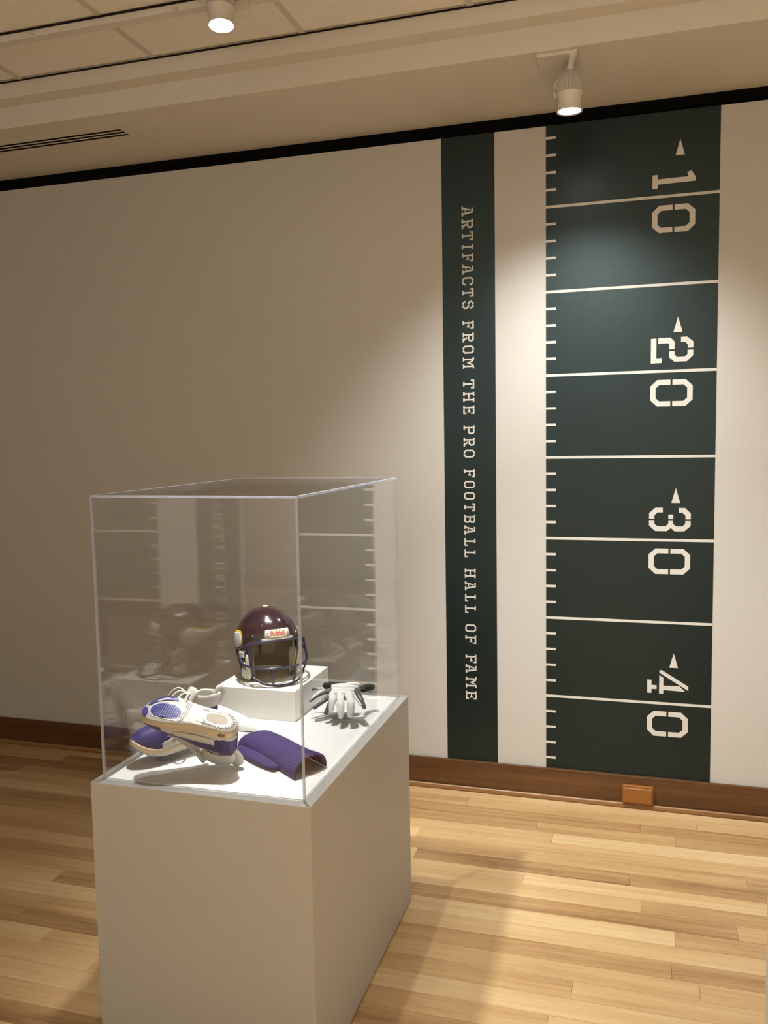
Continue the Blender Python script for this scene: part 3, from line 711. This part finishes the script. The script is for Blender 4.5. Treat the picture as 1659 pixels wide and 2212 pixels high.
# ================================================================ SHOES
LS = 0.29
def interp(tab, s_):
    if s_ <= tab[0][0]: return tab[0][1]
    for (a0, b0), (a1, b1) in zip(tab, tab[1:]):
        if s_ <= a1:
            q = (s_ - a0) / (a1 - a0); return b0 + (b1 - b0) * q
    return tab[-1][1]
WTAB = [(0, 0.004), (0.015, 0.018), (0.05, 0.029), (0.12, 0.0365), (0.25, 0.0365), (0.4, 0.0365), (0.52, 0.042), (0.66, 0.0505), (0.78, 0.0505), (0.87, 0.044), (0.94, 0.032), (0.98, 0.019), (1.0, 0.004)]
ZTT = [(0, 0.10), (0.04, 0.128), (0.12, 0.130), (0.3, 0.128), (0.42, 0.124), (0.55, 0.104), (0.7, 0.085), (0.82, 0.075), (0.92, 0.062), (0.97, 0.050), (1.0, 0.036)]
def zb(s_): return 0.022 * max(0, (s_ - 0.72) / 0.28) ** 2 + 0.004 * max(0, (0.10 - s_) / 0.10) ** 2
def zm(s_): return zb(s_) + 0.030 - 0.009 * sstep(0.35, 0.95, s_)
def yc(s_): return 0.007 * math.sin(PI * s_)
STA = [0, 0.008, 0.02, 0.04] + [0.04 + 0.92 * i / 80 for i in range(1, 81)] + [0.98, 0.992, 1.0]
def shoe(name, label, Rm, tv, laces=True):
    root = empty(name); root.matrix_world = Matrix.Translation(tv) @ Rm.to_4x4() @ Matrix.Scale(0.94, 4)
    tag(root, label, 'shoe', 'pair of white and purple football shoes')
    # outsole slab and midsole
    def band(z0f, z1f, grow, bulge=0.0, nlev=5):
        rows = []
        for lv in range(nlev):
            q = lv / (nlev - 1); g_ = grow + bulge * math.sin(PI * q)
            ring = []
            for s_ in STA: ring.append((s_ * LS + (g_ if s_ > 0.5 else -g_) * (abs(s_ - 0.5) * 2) ** 6, yc(s_) + interp(WTAB, s_) + g_, z0f(s_) * (1 - q) + z1f(s_) * q))
            for s_ in reversed(STA[1:-1]): ring.append((s_ * LS, yc(s_) - interp(WTAB, s_) - g_, z0f(s_) * (1 - q) + z1f(s_) * q))
            rows.append(ring)
        mb = MB(); mb.grid(rows, close_v=True)
        n = len(rows[0]); ns = len(STA)
        for bs in (0, (nlev - 1) * n):
            for i in range(ns - 1):
                a0 = bs + i; a1 = bs + i + 1
                b0 = bs + (n - i) % n if i > 0 else bs; b1 = bs + n - i - 1 if i + 1 < ns - 1 else bs + ns - 1
                f = []
                for q in (a0, a1, b1, b0):
                    if q not in f: f.append(q)
                mb.f.append(tuple(f))
        return mb
    band(lambda s_: zb(s_), lambda s_: zb(s_) + 0.0065, -0.0015, 0.001, 4).build('outsole', M_sole, root, True)
    band(lambda s_: zb(s_) + 0.006, lambda s_: zm(s_) + 0.001, 0.0005, 0.0025, 6).build('midsole', M_mid, root, True)
    # upper, split into white and purple panels
    NA = 72; rows = []
    for s_ in STA:
        wv = interp(WTAB, s_) * 0.965; z0 = zm(s_) - 0.001; z1 = interp(ZTT, s_)
        if s_ > 0.985: z1 = max(z0 + 0.004, z1)
        pe = 0.55 if s_ < 0.4 else 0.62
        row = []
        for j in range(NA + 1):
            a_ = PI * j / NA
            cy_ = math.copysign(abs(math.cos(a_)) ** pe, math.cos(a_)); sz = abs(math.sin(a_)) ** 0.85
            taper = 1 - 0.30 * sz ** 1.6
            row.append(Vector((s_ * LS, yc(s_) + wv * cy_ * taper, z0 + (z1 - z0) * sz)))
        rows.append(row)
    def tri(x): x = x % 1.0; return abs(2 * x - 1)
    white = MB(); purp = MB()
    def part_of(s_, h, a_):
        jag = 0.09 * tri(s_ * 4.6)
        if s_ > 0.74: return 'w' if (h > 0.93 and s_ < 0.80) else 'p'
        if s_ > 0.46: return 'w' if h < 0.30 + jag else ('p' if h < 0.88 else 'w')
        return 'w' if h < 0.08 + jag + 0.16 * sstep(0.1, 0.46, s_) else ('p' if h < 0.90 + 0.4 * jag else 'w')
    cells = {'w': [], 'p': []}
    for i in range(len(STA) - 1):
        for j in range(NA):
            s_ = (STA[i] + STA[i + 1]) / 2; a_ = PI * (j + 0.5) / NA; h = abs(math.sin(a_)) ** 0.85
            cells[part_of(s_, h, a_)].append((i, j))
    K = NA + 1
    allv = [p for r_ in rows for p in r_]
    for key, nm, mt, off in (('w', 'upper', M_sw, 0.0022), ('p', 'side_panel', M_sp, 0.001)):
        me = bpy.data.meshes.new(nm)
        fs = [(i * K + j, i * K + j + 1, (i + 1) * K + j + 1, (i + 1) * K + j) for i, j in cells[key]]
        used = sorted({q for f in fs for q in f}); mp = {q: k for k, q in enumerate(used)}
        me.from_pydata([allv[q] for q in used], [], [tuple(mp[q] for q in f) for f in fs]); me.update()
        b = bmesh.new(); b.from_mesh(me); bmesh.ops.recalc_face_normals(b, faces=b.faces)
        cen = Vector((LS * 0.5, 0, 0.05))
        if sum((f.calc_center_median() - cen).dot(f.normal) for f in b.faces) < 0: bmesh.ops.reverse_faces(b, faces=b.faces)
        b.to_mesh(me); b.free()
        o = link(nm, me, mt, root, True); md = o.modifiers.new('solid', 'SOLIDIFY'); md.thickness = off; md.offset = 1
    # padded white overlay and its stitch lines on both sides
    for sy in (-1, 1):
        mb = MB(); rr = []
        for k in range(9):
            q = k / 8; s_ = 0.20 + 0.42 * q; i = min(range(len(STA)), key=lambda n_: abs(STA[n_] - s_))
            rr.append([])
            for jj in (0.10, 0.16, 0.22, 0.28):
                j = max(1, int(round(NA * (jj * 0.52 - 0.03)))); j = j if sy > 0 else NA - j
                p = rows[i][j]; b_ = 0.0035 + 0.004 * math.sin(PI * q) * math.sin(PI * (jj - 0.06) / 0.26)
                rr[-1].append((p.x, p.y + sy * b_, p.z))
        mb.grid(rr); o = mb.build('overlay', M_sw, root, True); md = o.modifiers.new('solid', 'SOLIDIFY'); md.thickness = 0.003; md.offset = 0
        for k in range(3):
            s_ = 0.14 + 0.07 * k; i = min(range(len(STA)), key=lambda n_: abs(STA[n_] - s_)); j = 25 if sy > 0 else NA - 25
            p = rows[i][j]; MB().tube([(p.x - 0.006, p.y + sy * 0.0035, p.z - 0.004), (p.x + 0.006, p.y + sy * 0.0035, p.z + 0.003)], 0.0013, 6).build('stitch_slot', M_inside, root)
    # collar ring with lining
    ccx = 0.185 * LS; cr = []
    prof = [(1.00, 0.120), (1.05, 0.134), (1.08, 0.148), (1.03, 0.158), (0.92, 0.160), (0.82, 0.154), (0.78, 0.135), (0.76, 0.118)]
    for k_, z_ in prof:
        cr.append([(ccx + 0.051 * k_ * math.cos(2 * PI * i / 32), yc(0.18) + 0.0265 * k_ * math.sin(2 * PI * i / 32), z_ + 0.010 * abs(math.cos(PI * i / 32)) ** 3 * (1 if math.cos(2 * PI * i / 32) < 0 else 0.3) * (z_ > 0.12)) for i in range(32)])
    MB().grid(cr, close_v=True).build('collar', M_sw, root, True)
    mb = MB(); mb.add([(ccx + 0.0425 * math.cos(2 * PI * i / 24), yc(0.18) + 0.0225 * math.sin(2 * PI * i / 24), 0.136) for i in range(24)], [tuple(range(24))]); mb.build('lining', M_inside, root)
    # pull tab at the heel and tongue
    MB().tube([(0.004, yc(0.02), 0.115), (-0.008, yc(0.02), 0.134), (-0.009, yc(0.02), 0.154), (0.002, yc(0.02), 0.166), (0.011, yc(0.02), 0.158)], [0.009, 0.012, 0.013, 0.012, 0.009], 10, flat=0.55, upref=Vector((0, 1, 0))).build('heel_tab', M_sw, root, True)
    tg = MB().tube([(0.215, yc(0.7), 0.086), (0.165, yc(0.55), 0.112), (0.128, yc(0.45), 0.140), (0.100, yc(0.35), 0.176)], [0.018, 0.022, 0.024, 0.024], 14, flat=0.33).build('tongue', M_sw, root, True)
    # laces
    for k in range(5):
        xx = 0.198 - 0.021 * k; zz = 0.094 + 0.0115 * k
        for d_ in (-1, 1):
            MB().tube([(xx - 0.007 * d_, -0.024 + yc(.6), zz - 0.004), (xx, yc(.6), zz + 0.0095), (xx + 0.007 * d_, 0.024 + yc(.6), zz - 0.004)], 0.0032, 8, flat=0.6).build('lace', M_lace, root, True)
    kx, kz = 0.118, 0.165
    MB().ell((kx, yc(.5), kz), (0.009, 0.009, 0.008), 10, 6).build('lace_knot', M_lace, root, True)
    if laces:
        for pts in ([(kx, 0, kz), (kx + 0.016, 0.030, kz + 0.018), (kx + 0.040, 0.052, kz - 0.005), (kx + 0.050, 0.040, kz - 0.04), (kx + 0.018, 0.018, kz - 0.012), (kx, 0, kz)],
                    [(kx, 0, kz), (kx + 0.020, -0.026, kz + 0.012), (kx + 0.042, -0.042, kz - 0.02), (kx + 0.034, -0.044, kz - 0.055), (kx + 0.014, -0.022, kz - 0.02), (kx, 0, kz)],
                    [(kx, 0, kz), (kx + 0.030, 0.012, kz + 0.004), (kx + 0.062, 0.022, kz - 0.030), (kx + 0.080, 0.030, kz - 0.070)],
                    [(kx, 0, kz), (kx + 0.026, -0.01, kz + 0.008), (kx + 0.055, -0.016, kz - 0.022), (kx + 0.060, -0.036, kz - 0.055)]):
            MB().tube(pts, 0.0032, 8, flat=0.7, sub=6).build('lace', M_lace, root, True)
    # tread side
    def solept(a_, b_, d_): return (a_ * LS, b_ + yc(a_), zb(a_) - d_)
    def blob(c, ra, rb, n=26, p=0.8, skew=0.0):
        out = []
        for k in range(n):
            g_ = 2 * PI * k / n
            u_ = math.copysign(abs(math.cos(g_)) ** p, math.cos(g_)); v_ = math.copysign(abs(math.sin(g_)) ** p, math.sin(g_))
            out.append((c[0] + ra * u_ + skew * v_, c[1] + rb * v_))
        return out
    def pad(poly, name_, mt, h_=0.0022, h0=-0.003):
        mb = MB(); mb.prism(poly, solept, h0, h_); return bev(mb.build(name_, mt, root), 0.0008, 1)
    p1 = blob((0.735, -0.010), 0.158, 0.0270, skew=0.03)
    pad(blob((0.733, -0.009), 0.176, 0.0325, skew=0.035), 'forefoot_rim', M_sole, 0.0022); pad(p1, 'forefoot_pad', M_pad, 0.0030)
    pad([(0.655, 0.034), (0.69, 0.048), (0.78, 0.048), (0.87, 0.041), (0.935, 0.028), (0.955, 0.016), (0.925, 0.012), (0.87, 0.024), (0.78, 0.031)], 'edge_pad', M_pad, 0.0026)
    pad([(0.905, -0.036), (0.945, -0.028), (0.982, -0.012), (0.990, 0.006), (0.960, 0.009), (0.925, -0.004), (0.908, -0.020)], 'toe_pad', M_pad, 0.0026)
    pad([(0.565, -0.042), (0.625, -0.044), (0.60, -0.030), (0.565, -0.012), (0.55, 0.012), (0.565, 0.034), (0.61, 0.042), (0.52, 0.038), (0.495, 0.012), (0.515, -0.018)], 'ball_pad', M_gtread, 0.0024)
    # herringbone ribs
    def chev(mb, x, y_, dx, dy, wd, h0, h1):
        mb.prism(stroke([(x - dx, y_ - dy), (x, y_), (x - dx, y_ + dy)], wd), lambda a_, b_, d_: (a_, b_ + yc(a_ / LS), zb(a_ / LS) - d_), h0, h1)
    mb = MB()
    for i in range(14):
        for j in range(6):
            x = (0.590 + 0.0225 * i) * LS; y_ = -0.032 + 0.0085 * j
            uu = (x / LS - 0.735 - 0.03 * ((y_ + .010) / 0.0270)) / 0.150; vv = (y_ + 0.010) / 0.0255
            if uu * uu + vv * vv < 0.92: chev(mb, x, y_, 0.0030, 0.0030, 0.0016, 0.0025, 0.0044)
    mb.build('tread', M_tread, root)
    mb = MB()
    for i in range(5):
        for j in range(9):
            x = (0.500 + 0.022 * i) * LS; y_ = -0.036 + 0.0085 * j
            lo_ = 0.505 + 34 * (y_ - 0.004) ** 2
            if lo_ < x / LS < lo_ + 0.055: chev(mb, x, y_, 0.0028, 0.0030, 0.0018, 0.0018, 0.0040)
    mb.build('tread', M_sole, root)
    mb = MB()
    for i in range(4):
        for j in range(3): chev(mb, (0.935 + 0.014 * i) * LS, -0.014 + 0.0065 * j - 0.002 * (3 - i), 0.0022, 0.0026, 0.0014, 0.0022, 0.0038)
    mb.build('tread', M_tread, root)
    # heel: oval insert in a raised rim, split ribs round the back
    pad(blob((0.20, 0.001), 0.155, 0.0285, p=0.9), 'heel_rim', M_sole, 0.0024)
    pad(blob((0.215, 0.001), 0.115, 0.0185, p=0.9), 'heel_insert', M_tan, 0.0030)
    mb = MB()
    for k in range(13):
        g_ = PI * (0.48 + 1.04 * k / 12)
        for r0, r1 in ((0.90, 1.00), (1.04, 1.17)):
            pa = []
            for rr_, dg in ((r0, -0.055), (r1, -0.05), (r1, 0.05), (r0, 0.055)):
                pa.append((0.175 + 0.125 * rr_ * math.cos(g_ + dg), 0.001 + 0.0275 * rr_ * math.sin(g_ + dg)))
            if min(p[0] for p in pa) < 0.004: continue
            mb.prism(pa, solept, -0.003, 0.0038)
    mb.build('heel_tread', M_sole, root)
    for sy in (-1, 1):
        mb = MB(); mb.tube([(s_ * LS, yc(s_) + sy * (0.0235 + 0.004 * abs(s_ - .3)), zb(s_) - 0.001) for s_ in (0.12, 0.20, 0.30, 0.40)], 0.0022, 8).build('sole_ridge', M_sole, root, True)
    # shank bulge between heel and forefoot
    mb = MB(); rr = []
    for i in range(9):
        s_ = 0.34 + 0.22 * i / 8
        rr.append([(s_ * LS, yc(s_) + (q / 6 - 0.5) * 2 * 0.034, zb(s_) - 0.0005 - 0.0045 * math.sin(PI * i / 8) * math.cos((q / 6 - 0.5) * PI)) for q in range(7)])
    mb.grid(rr); mb.build('shank', M_sole, root, True)
    # dark window in the heel cushioning
    for sy in (-1, 1):
        mb = MB(); mb.prism([(0.085, 0.012), (0.135, 0.010), (0.165, 0.018), (0.13, 0.022), (0.09, 0.021)], lambda a_, b_, d_: (a_ * LS, yc(a_) + sy * (interp(WTAB, a_) + d_), b_), 0.001, 0.0046)
        mb.build('cushion_window', mat('cushion_brown', (0.16, 0.075, 0.03), 0.4), root)
    return root
RA = Matrix(((-0.9656, -0.0710, -0.2504), (-0.1754, 0.8884, 0.4244), (0.1923, 0.4537, -0.8702)))
RB = Matrix(((-0.4955, 0.8462, 0.1960), (-0.8645, -0.5015, -0.0210), (0.0800, -0.1800, 0.9805)))
shA = shoe('football_shoe', 'upturned white and purple football shoe showing its patterned sole', RA, Vector((-1.0340, -1.8330, 0.9056)), laces=False)
shB = shoe('football_shoe', 'upright white and purple football shoe with tied laces behind the upturned one', RB, Vector((-1.2320, -1.6050, 0.7800)))
def settle(root, zmin):
    bpy.context.view_layer.update()
    lo = min((o.matrix_world @ v.co).z for o in root.children for v in o.data.vertices)
    print(root.name, 'lowest', round(lo, 4)); root.location.z += zmin - lo
settle(shA, ZD + 0.0015); settle(shB, ZD + 0.012)
st = empty('display_stand', (-1.30, -1.75, ZD))
tag(st, 'small clear acrylic prop holding up the toe of the upright shoe', 'display stand')
MB().box(-0.030, 0.030, -0.030, 0.030, 0.0002, 0.003).build('base', M_rod, st)
for dx, dy in ((-0.018, -0.02), (0.018, -0.012), (0.0, 0.02)):
    MB().tube([(dx, dy, 0.003), (dx, dy, 0.028)], 0.0016, 8).build('rod', M_rod, st, True)

# ================================================================ SOCKS
def sock(name, label, A, B, w0, w1, h0, h1, ribs, material, cat, open_end=True, bend=0.0, n=46, lump=0.0):
    A = Vector(A); B = Vector(B); ax = (B - A); Ln = ax.length; ax.normalize(); sd = Vector((-ax.y, ax.x, 0))   # sd points away from the camera side
    root = empty(name, A); tag(root, label, cat)
    rows = []; NN = 64
    for i in range(n + 1):
        q = i / n
        tap = math.sqrt(max(0.0, 1 - (1 - min(q / 0.10, 1)) ** 2))
        wv = (w0 + (w1 - w0) * q) * (0.86 + 0.14 * tap); hv = (h0 + (h1 - h0) * q) * (0.30 + 0.70 * tap)
        row = []
        for j in range(NN + 1):
            a_ = PI * j / NN
            u_ = math.copysign(abs(math.cos(a_)) ** 0.75, math.cos(a_)); v_ = abs(math.sin(a_)) ** 0.72
            rb = 1 + (0.060 * math.cos(j * PI / 2) * sstep(0.60, 0.72, q) if ribs else 0)
            zz = hv * v_ * rb + lump * math.sin(q * 9 + a_ * 2) * v_ * 0.5 * (1 - 0.9 * q) + 0.0025
            zz += (0.010 * sstep(0.75, 1.0, q) * math.sin(a_) if ribs else 0)
            c_ = ax * (Ln * q + 0.010 * math.cos(a_) * (q > 0.5) * q) + sd * (-wv * u_ + bend * math.sin(PI * q)) + Vector((0, 0, zz))
            row.append(c_)
        rows.append(row)
    mb = MB(); mb.grid(rows)
    if not open_end:
        pass
    o = mb.build('cuff_layer' if ribs else 'foot_layer', material, root, True)
    md = o.modifiers.new('solid', 'SOLIDIFY'); md.thickness = 0.004; md.offset = -1
    return root, ax, sd, Ln
sp, ax, sd, Ln = sock('folded_sock', 'folded purple ribbed knit sock lying at the front of the case', (-1.112, -1.580, ZD + 0.0008), (-0.852, -1.762, ZD + 0.0008), 0.058, 0.060, 0.040, 0.038, True, M_sockp, 'sock', bend=0.004, lump=0.003)
# inner folded layers under the top
mb = MB(); rows = []
for i in range(15):
    q = 0.10 + 0.66 * i / 14
    rows.append([ax * (Ln * q) + sd * (-0.052 + 0.030 * math.cos(a_) * math.sin(PI * (i + 1) / 16) ** 0.4 - 0.006) + Vector((0, 0, 0.0105 + 0.0085 * math.sin(a_) * math.sin(PI * (i + 1) / 16) ** 0.4)) for a_ in [2 * PI * k / 14 for k in range(14)]])
mb.grid(rows, close_v=True); mb.f.append(tuple(range(14))); mb.f.append(tuple(range(14 * 14, 15 * 14))); mb.build('under_fold', M_sockp, sp, True)
sw, ax2, sd2, Ln2 = sock('white_sock', 'crumpled white knit sock lying between the shoes and the riser', (-1.335, -1.445, ZD + 0.0008), (-1.085, -1.478, ZD + 0.0008), 0.050, 0.016, 0.066, 0.003, False, M_sockw, 'sock', bend=-0.006, lump=0.006)

# ================================================================ GLOVES
def remesh(o, vs=0.0022, it=6):
    md = o.modifiers.new('remesh', 'REMESH'); md.mode = 'VOXEL'; md.voxel_size = vs; md.use_smooth_shade = True
    ms = o.modifiers.new('smooth', 'SMOOTH'); ms.factor = 0.5; ms.iterations = it
    return o
g1 = empty('football_glove', (-0.91, -1.33, ZD))
tag(g1, 'white glove draped on top with its white fingers hanging forward', 'glove', 'pair of football gloves')
o1 = Vector((-0.91, -1.33, ZD))
def rel(pts, o_): return [Vector(p) - o_ for p in pts]
mb = MB()
PAL = [[(-0.9523, -1.3024, 0.868), (-0.9301, -1.3057, 0.873), (-0.9063, -1.3041, 0.875), (-0.8858, -1.298, 0.878), (-0.8688, -1.2872, 0.873)],
       [(-0.9470, -1.3160, 0.866), (-0.9240, -1.3180, 0.870), (-0.9020, -1.3150, 0.871), (-0.8850, -1.3080, 0.870), (-0.8720, -1.2980, 0.867)],
       [(-0.9412, -1.3300, 0.862), (-0.9182, -1.3310, 0.865), (-0.8992, -1.3270, 0.865), (-0.8840, -1.3200, 0.863), (-0.8760, -1.3120, 0.860)],
       [(-0.9380, -1.3420, 0.856), (-0.9150, -1.3440, 0.860), (-0.8970, -1.3420, 0.860), (-0.8800, -1.3380, 0.857), (-0.8730, -1.3280, 0.854)]]
for r_ in PAL: mb.tube(rel(r_, o1), [0.0075, 0.008, 0.008, 0.008, 0.0075], 8, sub=4)
mb.tube(rel([(-0.9392, -1.3391, 0.857), (-0.9330, -1.3642, 0.838), (-0.9335, -1.3780, 0.808)], o1), [0.0128, 0.0122, 0.0070], 12, flat=0.65)
mb.tube(rel([(-0.9128, -1.3440, 0.860), (-0.8990, -1.3800, 0.834), (-0.8935, -1.3970, 0.799)], o1), [0.0130, 0.0126, 0.0080], 12, flat=0.65)
mb.tube(rel([(-0.8860, -1.3380, 0.859), (-0.8660, -1.3760, 0.838), (-0.8640, -1.3890, 0.803)], o1), [0.0130, 0.0132, 0.0100], 12, flat=0.65)
remesh(mb.build('hand', M_glw, g1, True), 0.0018, 3)
remesh(MB().tube(rel([(-0.8770, -1.3010, 0.862), (-0.8470, -1.3400, 0.849), (-0.8265, -1.3600, 0.824)], o1), [0.0125, 0.0100, 0.0068], 12, flat=0.75).build('thumb', M_glg, g1, True), 0.002, 3)
MB().tube(rel([(-0.8790, -1.3200, 0.858), (-0.8580, -1.3430, 0.847), (-0.8360, -1.3640, 0.832)], o1), [0.0055, 0.0050, 0.0030], 10).build('thumb_edge', M_glw, g1, True)
MB().tube(rel([(-0.8680, -1.2420, 0.846), (-0.8590, -1.2220, 0.848), (-0.8490, -1.2160, 0.848)], o1), [0.0112, 0.0122, 0.0120], 14).build('cuff', M_glb, g1, True)
MB().tube(rel([(-0.8720, -1.2700, 0.862), (-0.8640, -1.2340, 0.843), (-0.8560, -1.2080, 0.826)], o1), [0.007, 0.0085, 0.006], 10, flat=0.5).build('wrist_strap', M_glg, g1, True)
g2 = empty('football_glove', (-0.96, -1.28, ZD))
tag(g2, 'grey-palmed glove underneath with fingers spread toward the riser block', 'glove', 'pair of football gloves')
o2 = Vector((-0.96, -1.28, ZD))
mb = MB()
for r_ in ([(-0.9673, -1.2740, 0.846), (-0.9372, -1.2620, 0.845), (-0.8950, -1.2580, 0.842)], [(-0.9600, -1.2850, 0.836), (-0.9300, -1.2800, 0.836), (-0.8980, -1.2740, 0.836)], [(-0.9550, -1.3000, 0.829), (-0.9350, -1.2980, 0.829), (-0.9080, -1.2900, 0.831)]):
    mb.tube(rel(r_, o2), 0.010, 10)
remesh(mb.build('hand', M_glg, g2, True), 0.0025, 4)
FG = [([(-0.9650, -1.2678, 0.848), (-1.0029, -1.2721, 0.848), (-1.0200, -1.2721, 0.846)], [0.0052, 0.0048, 0.0040], M_glw), ([(-1.0187, -1.2731, 0.846), (-1.0302, -1.2759, 0.845), (-1.0357, -1.2736, 0.841)], [0.0042, 0.0048, 0.0040], M_glg),
      ([(-0.9600, -1.2736, 0.843), (-0.9972, -1.2974, 0.838), (-1.0214, -1.3316, 0.823)], [0.0062, 0.0062, 0.0052], M_glg), ([(-0.9600, -1.2700, 0.850), (-0.9950, -1.2915, 0.846), (-1.0180, -1.3270, 0.831)], [0.0062, 0.0060, 0.0040], M_glw),
      ([(-0.9560, -1.2899, 0.833), (-0.9767, -1.3300, 0.825), (-0.9992, -1.3534, 0.808)], [0.0082, 0.0080, 0.0066], M_glg), ([(-0.9620, -1.2800, 0.826), (-0.9870, -1.3150, 0.820), (-1.0040, -1.3360, 0.806)], [0.0075, 0.0075, 0.0055], M_glw),
      ([(-0.9500, -1.3150, 0.830), (-0.9500, -1.3480, 0.816), (-0.9590, -1.3580, 0.795)], [0.0095, 0.0098, 0.0075], M_glg)]
for pts, rr_, mt in FG:
    MB().tube(rel(pts, o2), rr_, 12, flat=0.85).build('finger' if mt is M_glg else 'finger_back', mt, g2, True)
MB().tube(rel([(-0.9860, -1.2800, 0.862), (-0.9653, -1.2690, 0.866), (-0.9387, -1.2650, 0.868), (-0.9169, -1.2650, 0.869)], o2), [0.0104, 0.0096, 0.0088, 0.0074], 14).build('cuff', M_glb, g2, True)
gs = empty('display_stand', (-0.925, -1.295, ZD)); tag(gs, 'clear acrylic prop lifting the gloves above the deck', 'display stand')
MB().box(-0.030, 0.030, -0.02, 0.02, 0.0002, 0.003).build('base', M_rod, gs)
for dx, dy in ((-0.02, 0.0), (0.025, 0.0)):
    MB().tube([(dx, dy, 0.003), (dx, dy, 0.046)], 0.0018, 8).build('rod', M_rod, gs, True)
